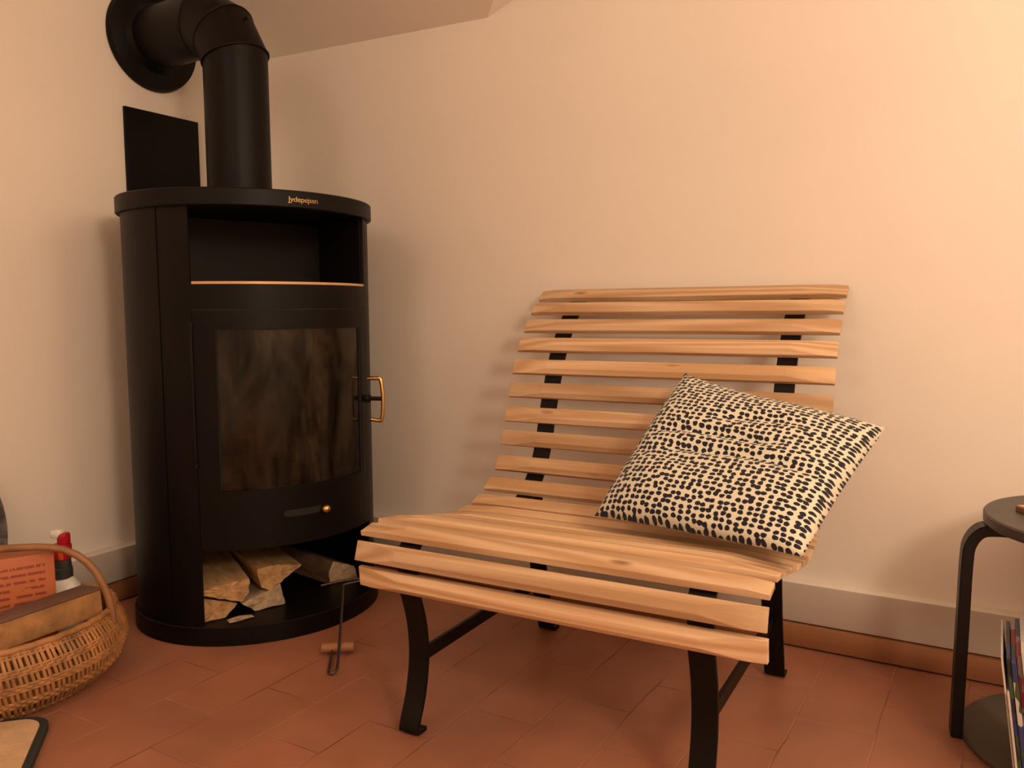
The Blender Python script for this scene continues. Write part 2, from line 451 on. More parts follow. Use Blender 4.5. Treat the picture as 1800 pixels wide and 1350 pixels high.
def add_box(bm, lo, hi, bevel=0.0, mat=None, mi=0):
    x0, y0, z0 = lo; x1, y1, z1 = hi
    vs = [bm.verts.new(c) for c in ((x0, y0, z0), (x1, y0, z0), (x1, y1, z0), (x0, y1, z0), (x0, y0, z1), (x1, y0, z1), (x1, y1, z1), (x0, y1, z1))]
    fs = [bm.faces.new([vs[i] for i in f]) for f in ((0, 3, 2, 1), (4, 5, 6, 7), (0, 1, 5, 4), (1, 2, 6, 5), (2, 3, 7, 6), (3, 0, 4, 7))]
    for f in fs:
        f.material_index = mi
    if bevel > 0:
        es = list({e for f in fs for e in f.edges})
        r = bmesh.ops.bevel(bm, geom=es, offset=bevel, segments=2, affect='EDGES', profile=0.5)
        vs = list({v for v in vs if v.is_valid} | {v for f in r['faces'] for v in f.verts})
    if mat is not None:
        bmesh.ops.transform(bm, matrix=mat, verts=[v for v in vs if v.is_valid])
    return vs


def box_obj(name, lo, hi, mat, parent=None, bevel=0.0):
    bm = bmesh.new(); add_box(bm, lo, hi, bevel)
    return from_bm(name, bm, mat, parent, auto=35)


def frames(path, closed=False):
    """parallel-transport frames along a polyline"""
    P = [Vector(p) for p in path]
    n = len(P); T = []
    for i in range(n):
        if closed:
            t = P[(i + 1) % n] - P[i - 1]
        else:
            t = P[min(i + 1, n - 1)] - P[max(i - 1, 0)]
        T.append(t.normalized())
    ref = Vector((0, 0, 1))
    if abs(T[0].dot(ref)) > 0.9:
        ref = Vector((1, 0, 0))
    a = (ref - T[0] * ref.dot(T[0])).normalized()
    out = []
    for i in range(n):
        a = (a - T[i] * a.dot(T[i])).normalized()
        out.append((P[i], T[i], a, T[i].cross(a)))
    return out


def add_tube(bm, path, r, seg=10, closed=False, caps=True):
    fr = frames(path, closed)
    rings = []
    for i, (p, t, a, b) in enumerate(fr):
        rr = r[i] if isinstance(r, (list, tuple)) else r
        rings.append([bm.verts.new(p + (a * math.cos(2 * math.pi * k / seg) + b * math.sin(2 * math.pi * k / seg)) * rr) for k in range(seg)])
    m = len(rings)
    for i in range(m if closed else m - 1):
        A, B = rings[i], rings[(i + 1) % m]
        for k in range(seg):
            bm.faces.new((A[k], A[(k + 1) % seg], B[(k + 1) % seg], B[k]))
    if caps and not closed:
        bm.faces.new(rings[0][::-1]); bm.faces.new(rings[-1])


def tube_obj(name, path, r, mat, parent=None, seg=12, closed=False):
    bm = bmesh.new(); add_tube(bm, path, r, seg, closed)
    return from_bm(name, bm, mat, parent, auto=50)


def smooth_path(pts, n=6, closed=False):
    """Catmull-Rom through points"""
    P = [Vector(p) for p in pts]; out = []
    m = len(P)
    rng = m if closed else m - 1
    for i in range(rng):
        if closed:
            p0, p1, p2, p3 = P[i - 1], P[i], P[(i + 1) % m], P[(i + 2) % m]
        else:
            p0, p1, p2, p3 = P[max(i - 1, 0)], P[i], P[i + 1], P[min(i + 2, m - 1)]
        for k in range(n):
            t = k / n
            out.append(0.5 * ((2 * p1) + (p2 - p0) * t + (2 * p0 - 5 * p1 + 4 * p2 - p3) * t * t + (3 * p1 - p0 - 3 * p2 + p3) * t ** 3))
    if not closed:
        out.append(P[-1])
    return out


def add_strap(bm, prof, u0, u1, th, normal_sign=1):
    """flat bar: profile (v,z) = outer surface, thickness th to the left of travel, width u0..u1 (x)"""
    n = len(prof); nor = []
    for i in range(n):
        a = Vector(prof[max(i - 1, 0)]); b = Vector(prof[min(i + 1, n - 1)])
        t = (b - a).normalized(); nor.append(Vector((-t.y, t.x)) * normal_sign)
    rings = []
    for i in range(n):
        p = Vector(prof[i]); q = p + nor[i] * th
        rings.append([bm.verts.new((u0, p.x, p.y)), bm.verts.new((u1, p.x, p.y)), bm.verts.new((u1, q.x, q.y)), bm.verts.new((u0, q.x, q.y))])
    for i in range(n - 1):
        A, B = rings[i], rings[i + 1]
        for k in range(4):
            bm.faces.new((A[k], A[(k + 1) % 4], B[(k + 1) % 4], B[k]))
    bm.faces.new(rings[0][::-1]); bm.faces.new(rings[-1])


def add_lathe(bm, prof, seg=48, sx=1.0, sy=1.0, center=(0, 0)):
    rings = []
    for (r, z) in prof:
        if r < 1e-6:
            rings.append([bm.verts.new((center[0], center[1], z))])
        else:
            rings.append([bm.verts.new((center[0] + sx * r * math.cos(2 * math.pi * k / seg), center[1] + sy * r * math.sin(2 * math.pi * k / seg), z)) for k in range(seg)])
    for A, B in zip(rings, rings[1:]):
        for k in range(seg):
            k2 = (k + 1) % seg
            if len(A) == 1 and len(B) == 1:
                continue
            if len(A) == 1:
                bm.faces.new((A[0], B[k], B[k2]))
            elif len(B) == 1:
                bm.faces.new((A[k], A[k2], B[0]))
            else:
                bm.faces.new((A[k], A[k2], B[k2], B[k]))


def prism_obj(name, pts, axis_vec, mat, parent=None, mats=None):
    bm = bmesh.new()
    A = [bm.verts.new(p) for p in pts]
    B = [bm.verts.new(Vector(p) + Vector(axis_vec)) for p in pts]
    n = len(A)
    bm.faces.new(A); bm.faces.new(B[::-1])
    for k in range(n):
        bm.faces.new((A[k], B[k], B[(k + 1) % n], A[(k + 1) % n]))
    return from_bm(name, bm, mat, parent, mats=mats)


def empty(name, loc=(0, 0, 0), rz=0.0):
    o = bpy.data.objects.new(name, None)
    o.empty_display_size = 0.05
    o.location = loc; o.rotation_euler = (0, 0, rz)
    COL.objects.link(o)
    return o


def tag(o, label, cat, group=None):
    o['label'] = label; o['category'] = cat
    if group:
        o['group'] = group
    return o


def struct(o):
    o['kind'] = 'structure'
    return o


# ------------------------------------------------------------------ the room
RX, RY, RZ = 4.3, -4.2, 2.35           # right wall, rear wall, flat ceiling
YB, XL = 0.04, -0.04                    # upper faces of back and left wall
struct(box_obj('floor', (XL - 0.1, RY - 0.1, -0.05), (RX + 0.1, YB + 0.1, 0.0), M['floor']))
struct(box_obj('wall_back', (XL - 0.1, YB, 0.0), (RX, YB + 0.1, RZ + 0.1), M['wall']))
struct(box_obj('wall_left', (XL - 0.1, RY, 0.0), (XL, YB, RZ + 0.1), M['wall']))
struct(box_obj('wall_right', (RX, RY, 0.0), (RX + 0.1, YB + 0.1, RZ + 0.1), M['wall']))
struct(box_obj('wall_front', (XL - 0.1, RY - 0.1, 0.0), (RX + 0.1, RY, RZ + 0.1), M['wall']))


def plinth(name, lo, hi):
    bm = bmesh.new(); add_box(bm, lo, hi, 0.007)
    bm.normal_update()
    for f in bm.faces:
        if f.calc_center_median().z < hi[2] - 0.004:
            f.material_index = 1
    return struct(from_bm(name, bm, M['wall'], auto=35, mats=[M['wall'], M['band']]))


plinth('trim_1', (0.0, 0.006, 0.062), (RX - 0.001, YB + 0.02, 0.165))          # masonry step of the back wall
plinth('trim_2', (XL - 0.02, RY + 0.001, 0.062), (0.0, YB - 0.001, 0.160))      # masonry step of the left wall
struct(box_obj('baseboard_back', (0.0, -0.004, 0.005), (RX - 0.001, YB, 0.060), M['skirt'], bevel=0.002))
_bl = box_obj('baseboard_left', (XL, RY + 0.001, 0.005), (0.004, -0.006, 0.060), M['skirt'], bevel=0.002)
struct(_bl)

# sloping ceiling over the corner, folding up to the right, then flat
bm = bmesh.new()
K = Vector((0.876, YB, 1.713)); sl = 0.36


def zc(y, x=0.4):
    return 1.713 + sl * (YB - y) + 0.020 * (0.876 - x)


yD = YB - (RZ - 1.713) / sl
D2 = Vector((0.876 + (YB - yD) * 0.966, yD, RZ)); W2 = Vector((2.43, YB, RZ))
A0 = Vector((XL, YB, 1.713 + 0.025)); A1 = Vector((XL, yD, RZ))
cs = {k: bm.verts.new(v) for k, v in dict(K=K, D2=D2, W2=W2, A0=A0, A1=A1,
      c1=Vector((RX, YB, RZ)), c2=Vector((RX, RY, RZ)), c3=Vector((XL, RY, RZ))).items()}
bm.faces.new([cs[k] for k in ('A0', 'K', 'D2', 'A1')])
bm.faces.new([cs[k] for k in ('K', 'W2', 'D2')])
bm.faces.new([cs[k] for k in ('A1', 'D2', 'W2', 'c1', 'c2', 'c3')])
top = {k: bm.verts.new(Vector((v.co.x, v.co.y, RZ + 0.08))) for k, v in cs.items()}
for a, b2 in (('A0', 'K'), ('K', 'W2'), ('W2', 'c1'), ('c1', 'c2'), ('c2', 'c3'), ('c3', 'A1'), ('A1', 'A0')):
    bm.faces.new((cs[a], cs[b2], top[b2], top[a]))
bm.faces.new([top[k] for k in ('A0', 'A1', 'c3', 'c2', 'c1', 'W2', 'K')])
struct(from_bm('ceiling', bm, M['ceil']))

# ------------------------------------------------------------------ wood stove
ST = Vector((0.372, -0.436, 0.0)); SF = math.radians(-20.0)
EX, EY = 0.319, 0.343                   # half depth / half width of the oval plinth
stove = empty('wood_stove', ST, SF)
tag(stove, 'tall black oval wood-burning stove with sooty glass door standing in the corner', 'stove')
BS = 0.972


def ell(phi, s, z, off=0.0):
    """point on the oval at angle phi (deg, 0 = front); off = extra distance outwards"""
    a = math.radians(phi)
    p = Vector((EX * s * math.cos(a), EY * s * math.sin(a), z))
    if off:
        n = Vector((math.cos(a) / EX, math.sin(a) / EY, 0)).normalized()
        p += n * off
    return p


def add_shell(bm, a0, a1, z0, z1, off_out, off_in, s=BS, step=3.0):
    n = max(2, int(abs(a1 - a0) / step))
    rows = []
    for i in range(n + 1):
        a = a0 + (a1 - a0) * i / n
        rows.append([bm.verts.new(ell(a, s, z0, off_out)), bm.verts.new(ell(a, s, z1, off_out)), bm.verts.new(ell(a, s, z1, off_in)), bm.verts.new(ell(a, s, z0, off_in))])
    for A, B in zip(rows, rows[1:]):
        for k in range(4):
            bm.faces.new((A[k], A[(k + 1) % 4], B[(k + 1) % 4], B[k]))
    bm.faces.new(rows[0][::-1]); bm.faces.new(rows[-1])


def shell(name, a0, a1, z0, z1, off_out, off_in, mat, s=BS, parent=None, step=3.0):
    bm = bmesh.new(); add_shell(bm, a0, a1, z0, z1, off_out, off_in, s, step)
    return from_bm(name, bm, mat, parent or stove, auto=30)


def oval_plate(name, s, z0, z1, mat, bev=0.002, parent=None, inset=0.0):
    bm = bmesh.new()
    add_lathe(bm, [(0, z0), (1 - inset - bev / 0.33, z0), (1 - inset, z0 + bev), (1 - inset, z1 - bev), (1 - inset - bev / 0.33, z1), (0, z1)], 96, EX * s, EY * s)
    return from_bm(name, bm, mat, parent or stove, auto=30)


ZT, ZB = 1.113, 0.05
OA = 46.6
oval_plate('plinth', 1.0, 0.0, ZB, M['stove'])
oval_plate('top_plate', 1.008, ZT, 1.157, M['stove'], 0.003)
shell('casing', 62.9, 297.1, ZB, ZT, 0.0, -0.006, M['stove'])
for sgn in (-1, 1):
    shell('front_column', sgn * 62.3, sgn * OA, ZB, ZT, 0.0, -0.006, M['stove'])
for sgn in (-1, 1):
    shell('seam_groove', sgn * 61.5, sgn * 64.0, ZB, ZT, -0.006, -0.012, M['groove'])
shell('fascia', -OA, OA, 0.861, 0.919, 0.0, -0.02, M['stove'])
# niche: back and side liners, shelf
bm = bmesh.new()
hw = EY * BS * math.sin(math.radians(OA)) * 1.0
add_box(bm, (-0.06, -0.24, 0.925), (-0.05, 0.24, ZT))
for sgn in (-1, 1):
    pa = ell(sgn * OA, BS, 0, -0.004)
    add_box(bm, (-0.05, min(sgn * 0.243, sgn * 0.236), 0.925), (pa.x - 0.008, max(sgn * 0.243, sgn * 0.236), ZT))
from_bm('niche_liner', bm, M['stove_in'], stove)
bm = bmesh.new()
n = 36
vsA = [ell(-OA + 2 * OA * i / n, BS, 0.919, -0.001) for i in range(n + 1)] + [Vector((-0.05, 0.24, 0.919)), Vector((-0.05, -0.24, 0.919))]
A = [bm.verts.new(v) for v in vsA]; B = [bm.verts.new(v + Vector((0, 0, 0.003))) for v in vsA]
bm.faces.new(A); bm.faces.new(B[::-1])
for k in range(len(A)):
    bm.faces.new((A[k], A[(k + 1) % len(A)], B[(k + 1) % len(A)], B[k]))
from_bm('niche_shelf', bm, M['stove_in'], stove)
sh = shell('shelf_edge', -OA + 0.6, OA - 0.6, 0.9222, 0.9285, 0.0, -0.012, M['trim'])
sh['label'] = 'thin edge strip of the open shelf, coloured warm for the light it catches'

# door: curved frame around a curved pane
DA, GL, GR = 46.0, -36.4, 38.4
DZ0, DZ1, GZ0, GZ1 = 0.249, 0.857, 0.402, 0.809
door = empty('door'); door.parent = stove
bm = bmesh.new()
add_shell(bm, -DA, DA, GZ1, DZ1, 0.003, -0.012)
add_shell(bm, -DA, DA, DZ0, GZ0, 0.003, -0.012)
add_shell(bm, -DA, GL, GZ0, GZ1, 0.003, -0.012)
add_shell(bm, GR, DA, GZ0, GZ1, 0.003, -0.012)
from_bm('door_frame', bm, M['stove'], door, auto=30)
bm = bmesh.new()
add_shell(bm, -DA - 0.4, DA + 0.4, DZ1 - 0.001, DZ1 + 0.0035, 0.0, -0.02)
add_shell(bm, -DA - 0.5, -DA + 0.1, DZ0, DZ1, -0.002, -0.02)
from_bm('door_gap', bm, M['groove'], door)
shell('door_glass', GL, GR, GZ0, GZ1, -0.002, -0.006, M['glass'], parent=door)
bm = bmesh.new()
add_shell(bm, GR - 1.2, GR + 0.2, GZ0, GZ1, 0.0015, -0.004)
add_shell(bm, GL - 0.1, GL + 0.5, GZ0, GZ1, 0.0012, -0.004)
add_shell(bm, GL, GR, GZ1 - 0.002, GZ1 + 0.0, 0.0012, -0.004)
from_bm('glass_gasket', bm, M['groove'], door)
tube_obj('hinge_rod', [ell(-DA - 0.9, BS, 0.47, 0.004), ell(-DA - 0.9, BS, 0.815, 0.004)], 0.005, M['stove'], door)
for z in (0.462, 0.815):
    tube_obj('hinge', [ell(-DA - 0.6, BS, z, 0.005), ell(-DA - 0.6, BS, z + 0.012, 0.005)], 0.007, M['stove'], door, seg=10)
# ash slide: capsule slot with a brass ball
z0 = 0.331
cap = []
for i in range(24):
    a = 2 * math.pi * i / 24
    ph0 = -8.6 if math.cos(a) < 0 else 6.6
    cap.append((ph0 + math.degrees(0.0095 * math.cos(a) / 0.315), z0 + 0.0085 * math.sin(a)))
bm = bmesh.new()
vs = [bm.verts.new(ell(p, BS, z, 0.0036)) for p, z in cap]
ce = bm.verts.new(ell(-1, BS, z0, 0.0036))
for i in range(24):
    bm.faces.new((vs[i], vs[(i + 1) % 24], ce))
# subdivide along the curve so it follows the door
bm2 = bmesh.new()
nn = 20
lo = []; hi = []
for i in range(nn + 1):
    ph = -10.3 + (8.3 + 10.3) * i / nn
    d = 1.0
    e = min(i, nn - i) / 2.0
    hh = 0.0085 * math.sqrt(max(0.0, 1 - (1 - min(e, 1)) ** 2)) + 0.0006
    lo.append(bm2.verts.new(ell(ph, BS, z0 - hh, 0.0034))); hi.append(bm2.verts.new(ell(ph, BS, z0 + hh, 0.0034)))
for i in range(nn):
    bm2.faces.new((lo[i], lo[i + 1], hi[i + 1], hi[i]))
bm.free()
from_bm('air_slot', bm2, M['groove'], door)
rim_pts = [ell(p, BS, z, 0.0035) for p, z in cap]
tube_obj('air_slot_rim', rim_pts, 0.0009, M['stove'], door, seg=6, closed=True)
kn = bmesh.new()
bmesh.ops.create_uvsphere(kn, u_segments=24, v_segments=16, radius=0.0115, matrix=Matrix.Translation(ell(8.4, BS, 0.331, 0.019)))
add_tube(kn, [ell(8.4, BS, 0.331, 0.001), ell(8.4, BS, 0.331, 0.012)], 0.005, 12)
k_ = from_bm('air_knob', kn, M['brass'], door, smooth=True); k_['label'] = 'round brass knob'
# door handle on the right edge: shaft and C-shaped brass grip
hphi = 43.0
h0 = ell(hphi, BS, 0.605, 0.0)
nrm = (ell(hphi, BS, 0.60, 1.0) - h0).normalized()
tng = Vector((-nrm.y, nrm.x, 0))
hb = bmesh.new()
add_tube(hb, [h0 - nrm * 0.004, h0 + nrm * 0.052], 0.006, 12)
add_tube(hb, [h0 + nrm * 0.006, h0 + nrm * 0.018], 0.011, 16)
handle = from_bm('door_handle', hb, M['stove_in'], door, auto=40)
cpts = [h0 + nrm * 0.012 + Vector((0, 0, 0.057)), h0 + nrm * 0.038 + Vector((0, 0, 0.058)), h0 + nrm * 0.050 + Vector((0, 0, 0.053)),
        h0 + nrm * 0.056 + Vector((0, 0, 0.0)), h0 + nrm * 0.052 + Vector((0, 0, -0.055)), h0 + nrm * 0.043 + Vector((0, 0, -0.062)), h0 + nrm * 0.020 + Vector((0, 0, -0.060))]
g_ = tube_obj('handle_grip', smooth_path(cpts, 5), 0.0055, M['brass'], handle, seg=12)
g_['label'] = 'C-shaped brass grip'

# firebox behind the pane, floor and roof
bm = bmesh.new()
add_box(bm, (-0.12, -0.21, 0.33), (-0.10, 0.21, 0.86))
for i in range(7):
    y0 = -0.21 + i * 0.06
    add_box(bm, (-0.10, y0, 0.42), (-0.088, y0 + 0.057, 0.84), 0.003)
for sgn in (-1, 1):
    y0 = sgn * 0.20
    add_box(bm, (-0.10, min(y0, y0 + sgn * 0.02), 0.33), (0.17, max(y0, y0 + sgn * 0.02), 0.86))
add_box(bm, (-0.10, -0.20, 0.40), (0.23, 0.20, 0.415))
add_box(bm, (-0.10, -0.20, 0.835), (0.23, 0.20, 0.858))
from_bm('firebox', bm, M['lining'], stove)
# half-burnt logs seen dimly through the pane
for k, (x, y, z, l, rz, lab) in enumerate(((0.13, 0.00, 0.438, 0.24, 1.45, 'charred log lying at the front of the firebox behind the sooty glass'), (0.03, 0.0, 0.438, 0.26, 1.62, 'charred log lying at the back of the firebox behind the sooty glass'), (0.08, 0.02, 0.485, 0.22, 1.2, 'charred log resting on top of two others behind the sooty glass'))):
    d = Vector((math.cos(rz), math.sin(rz), 0.0)) * l / 2
    c = Vector((x, y, z))
    o = tube_obj('charred_log', [c - d, c, c + d], 0.022, M['logdark'], None, seg=7)
    o.matrix_world = stove.matrix_basis @ Matrix.Identity(4)
    o.matrix_world = Matrix.Translation(ST) @ Matrix.Rotation(SF, 4, 'Z')
    tag(o, lab, 'firewood', 'charred wood behind the stove glass')
# wood store roof and back
bm = bmesh.new()
n = 30
vsA = [ell(-OA + 2 * OA * i / n, BS, 0.25, -0.014) for i in range(n + 1)] + [Vector((-0.20, 0.20, 0.25)), Vector((-0.20, -0.20, 0.25))]
A = [bm.verts.new(v) for v in vsA]; B = [bm.verts.new(v + Vector((0, 0, 0.02))) for v in vsA]
bm.faces.new(A); bm.faces.new(B[::-1])
for k in range(len(A)):
    bm.faces.new((A[k], A[(k + 1) % len(A)], B[(k + 1) % len(A)], B[k]))
from_bm('wood_store_roof', bm, M['stove_in'], stove)

# maker's name in small brass letters on the top rim
cu = bpy.data.curves.new('maker_lettering', 'FONT')
cu.body = 'Jydepejsen'; cu.size = 0.0185; cu.extrude = 0.0006; cu.align_x = 'CENTER'; cu.align_y = 'CENTER'; cu.space_character = 0.92
tmp = bpy.data.objects.new('tmp_text', cu); COL.objects.link(tmp)
dg = bpy.context.evaluated_depsgraph_get()
me = bpy.data.meshes.new_from_object(tmp.evaluated_get(dg))
bpy.data.objects.remove(tmp)
xs = [v.co.x for v in me.vertices]; half = max(xs)
for v in me.vertices:
    x, y, z = v.co
    ph = 2.5 + math.degrees(x * (0.0375 / half) / 0.322)
    v.co = ell(ph, 1.008, 1.134 + y, 0.0007 + z)
link('maker_lettering', me, M['dullbrass'], stove)['label'] = 'small brass lettering on the rim'

# ------------------------------------------------------------------ stove pipe
PX, PY = 0.357, -0.452
pipe = empty('stove_pipe', (PX, PY, 1.157))
tag(pipe, 'thick black stove pipe rising from the stove and bending into the left wall', 'pipe')
PR = 0.087


def plc(o):
    o.location = (-PX, -PY, -1.157)
    return o


ZC = 1.667; LJ = 0.085; seg = 64
hor = Vector((-1, 0, 0)); upv = Vector((0, 0, 1))


def pdir(deg):
    a = math.radians(deg)
    return upv * math.cos(a) + hor * math.sin(a)


J3 = Vector((PX, PY, ZC - LJ * (math.cos(math.radians(30)) + math.cos(math.radians(60)))))
J2 = J3 + pdir(30) * LJ
J1 = J2 + pdir(60) * LJ


def mitre_ring(c, d0, d1, r, out=0.0):
    """pipe cross-section at a joint between directions d0 and d1 (degrees from vertical)"""
    m = (d0 + d1) / 2
    t = pdir(m); side = Vector((0, 1, 0)); rad = side.cross(t)
    k = 1.0 / math.cos(math.radians((d1 - d0) / 2))
    return [c + rad * math.cos(2 * math.pi * q / seg) * (r * k + out) + side * math.sin(2 * math.pi * q / seg) * (r + out) for q in range(seg)]


def loft(rings, beads=()):
    bm = bmesh.new()
    R = [[bm.verts.new(v) for v in r] for r in rings]
    for A, B in zip(R, R[1:]):
        for k in range(seg):
            bm.faces.new((A[k], A[(k + 1) % seg], B[(k + 1) % seg], B[k]))
    bm.faces.new(R[0][::-1]); bm.faces.new(R[-1])
    for r in beads:
        add_tube(bm, r, 0.0024, 6, closed=True)
    return bm


plc(from_bm('vertical_pipe', loft([mitre_ring(Vector((PX, PY, 1.158)), 0, 0, PR), mitre_ring(J3, 0, 30, PR)]), M['stove'], pipe, auto=25))
ER = PR * 1.03
er = [mitre_ring(J3, 0, 30, ER), mitre_ring(J2, 30, 60, ER), mitre_ring(J1, 60, 90, ER)]
plc(from_bm('elbow', loft(er, er), M['stove'], pipe, auto=25))
hx = Vector((-0.03, PY + 0.022, ZC + 0.008))
plc(from_bm('horizontal_pipe', loft([mitre_ring(J1, 60, 90, PR), mitre_ring(hx, 90, 90, PR)]), M['stove'], pipe, auto=25))
bm = bmesh.new()
add_lathe(bm, [(0, 0.0), (0.150, 0.0), (0.152, 0.006), (0.147, 0.020), (0.125, 0.026), (0.105, 0.030), (0.098, 0.040), (0.092, 0.052), (0.086, 0.054), (0, 0.054)], 72)
bmesh.ops.transform(bm, matrix=Matrix.Translation((XL + 0.001, -0.424, 1.676)) @ Matrix.Rotation(math.pi / 2, 4, 'Y'), verts=bm.verts)
plc(from_bm('wall_rosette', bm, M['stove'], pipe, auto=30))
# damper screw on the outside of the elbow
dr = Vector((math.cos(math.radians(45)), 0, math.sin(math.radians(45))))
p0 = (J3 + J2) / 2 + dr * (ER - 0.002)
bm = bmesh.new()
add_tube(bm, [p0 - dr * 0.004, p0 + dr * 0.013], 0.003, 8)
add_tube(bm, [p0 + dr * 0.012 + Vector((0.0, 0, 0.008)), p0 + dr * 0.012, p0 + dr * 0.012 - Vector((-0.004, 0, 0.008))], 0.003, 8)
plc(from_bm('wing_screw', bm, M['iron'], pipe))

# black plate on the left wall behind the pipe
pl = box_obj('wall_plate', (XL, -0.532, 1.12), (XL + 0.010, -0.272, 1.461), M['stove'], bevel=0.0015)
tag(pl, 'flat black square metal plate fixed to the left wall behind the stove', 'metal plate')

# ------------------------------------------------------------------ firewood in the stove (coordinates in the stove's own frame)
def slog(name, front, d, length, sk, mat, label, bark=None):
    """split log: front = (side, z) corners at distance d in front of the stove axis"""
    pts = [Vector((d, s, z)) for s, z in front]
    bm = bmesh.new()
    random.seed(len(front) + int(d * 1000))
    nst = 7
    rows = []
    # resample outline
    poly = []
    for i in range(len(pts)):
        a, b = pts[i], pts[(i + 1) % len(pts)]
        m = max(2, int((b - a).length / 0.012))
        for k in range(m):
            poly.append(a.lerp(b, k / m))
    c = sum(poly, Vector()) / len(poly)
    jit = [random.uniform(-0.0022, 0.0022) for _ in poly]
    for j in range(nst + 1):
        t = j / nst
        row = []
        for i, p in enumerate(poly):
            q = p + (p - c).normalized() * (jit[i] + random.uniform(-0.0008, 0.0008))
            q = q + Vector((-length * t, sk[0] * t, sk[1] * t))
            if j == 0:
                q.x += random.uniform(-0.002, 0.002)
            q.z = max(q.z, 0.0515)
            row.append(bm.verts.new(q))
        rows.append(row)
    m = len(poly)
    for A, B in zip(rows, rows[1:]):
        for k in range(m):
            bm.faces.new((A[k], A[(k + 1) % m], B[(k + 1) % m], B[k]))
    cf = bm.verts.new(c); cb = bm.verts.new(c + Vector((-length, sk[0], sk[1])))
    for k in range(m):
        bm.faces.new((rows[0][k], rows[0][(k + 1) % m], cf)); bm.faces.new((rows[-1][k], rows[-1][(k + 1) % m], cb))
    if bark:
        bm.faces.ensure_lookup_table()
        for f in bm.faces:
            if len(f.verts) == 4:
                f.material_index = 1
    o = from_bm(name, bm, mat, mats=[mat, bark or mat])
    o.matrix_world = Matrix.Translation(ST) @ Matrix.Rotation(SF, 4, 'Z')
    tag(o, label, 'firewood', 'split logs in the wood store of the stove')
    return o


slog('split_log', [(-0.243, 0.137), (-0.17, 0.145), (-0.113, 0.146), (-0.118, 0.110), (-0.134, 0.086), (-0.243, 0.128)], 0.20, 0.26, (0.03, 0.028), M['log1'],
     'wide wedge of split firewood, upper left log under the stove')
slog('split_log', [(-0.094, 0.166), (-0.047, 0.168), (0.036, 0.153), (-0.060, 0.101), (-0.083, 0.113)], 0.20, 0.25, (0.01, 0.018), M['log1'],
     'triangular split log, upper middle log under the stove')
slog('split_log', [(-0.240, 0.118), (-0.146, 0.082), (-0.178, 0.052), (-0.240, 0.052)], 0.19, 0.24, (0.0, 0.0), M['log1'],
     'brownish split log, lowest at the left side under the stove')
slog('split_log', [(-0.137, 0.079), (-0.065, 0.100), (-0.027, 0.115), (-0.015, 0.052), (-0.100, 0.052)], 0.195, 0.22, (0.02, 0.0), M['log2'],
     'pale rough log, lying low in the middle under the stove')
slog('split_log', [(0.167, 0.118), (0.235, 0.092), (0.245, 0.052), (0.152, 0.052), (0.150, 0.090)], 0.13, 0.20, (-0.09, 0.03), M['log2'],
     'pale wedge of firewood lying alone at the right under the stove', M['logdark'])
ch = slog('wood_chip', [(-0.186, 0.058), (-0.158, 0.062), (-0.123, 0.057), (-0.117, 0.052), (-0.184, 0.052)], 0.238, 0.012, (0.0, 0.0), M['log2'],
     'thin splinter of wood on the stove plinth in front of the logs')
ch['category'] = 'wood chip'
del ch['group']

# ------------------------------------------------------------------ slatted lounge bench
YBN = math.radians(1.6)
bench = empty('slatted_bench', (0, 0, 0), YBN)
tag(bench, 'low reclined lounge bench of pale larch slats on black flat iron legs', 'bench')
UL, UR = 1.082, 1.899
O = [(-.874, .292), (-.890, .351), (-.864, .411), (-.803, .424), (-.742, .417), (-.681, .404), (-.620, .392), (-.558, .381), (-.497, .375), (-.438, .380),
     (-.379, .404), (-.326, .443), (-.291, .501), (-.272, .562), (-.250, .625), (-.227, .687), (-.197, .747), (-.161, .800), (-.116, .849), (-.067, .888)]
tans = []
for i in range(20):
    if i < 19:
        t = (Vector(O[i + 1]) - Vector(O[i])).normalized()
    else:
        t = Vector((0.80, 0.60))
    tans.append(t)
over = {0: Vector((-0.10, 1.0)), 1: Vector((0.30, 1.0)), 2: Vector((0.975, 0.22)), 18: Vector((0.76, 0.65)), 19: Vector((0.82, 0.57))}
for k, t in over.items():
    tans[k] = t.normalized()
SWD, STH = 0.0400, 0.0225


def slat_mesh():
    """board along local x, outer face +z, worn bevels, planed-down ends"""
    Lh = (UR - UL) / 2; w = SWD / 2; bv = 0.0115; dn = 0.0085; et = 0.0120; el_ = 0.105
    xk = el_ * (1 - dn / et)
    bm = bmesh.new()

    def ringv(x, pts):
        return [bm.verts.new((x, y, z)) for y, z in pts]
    secs = [(-Lh, et), (-Lh + xk, dn), (-Lh + el_, 0.0)]
    secs = secs + [(-x, d) for x, d in reversed(secs)]
    rings = []
    for x, d in secs:
        wo = (w - bv) + bv * (min(d, dn) / dn)           # half width of the outer face at this cut depth
        zb = max(d, dn)
        rings.append(ringv(x, [(-w, -STH), (w, -STH), (w, -zb), (wo, -d if d < dn else -zb), (-wo, -d if d < dn else -zb), (-w, -zb)]))
    for A, B in zip(rings, rings[1:]):
        for k in range(6):
            bm.faces.new((A[k], A[(k + 1) % 6], B[(k + 1) % 6], B[k]))
    bm.faces.new(rings[0][::-1]); bm.faces.new(rings[-1])
    bmesh.ops.remove_doubles(bm, verts=bm.verts, dist=1e-5)
    bmesh.ops.dissolve_degenerate(bm, edges=bm.edges, dist=1e-6)
    bmesh.ops.recalc_face_normals(bm, faces=bm.faces)
    bmesh.ops.bevel(bm, geom=[e for e in bm.edges if e.calc_length() > 0.005 and len(e.link_faces) == 2 and e.calc_face_angle(0) > 0.3], offset=0.0009, segments=1, affect='EDGES')
    me = bpy.data.meshes.new('slat'); bm.to_mesh(me); bm.free()
    me.materials.append(M['slat'])
    return me


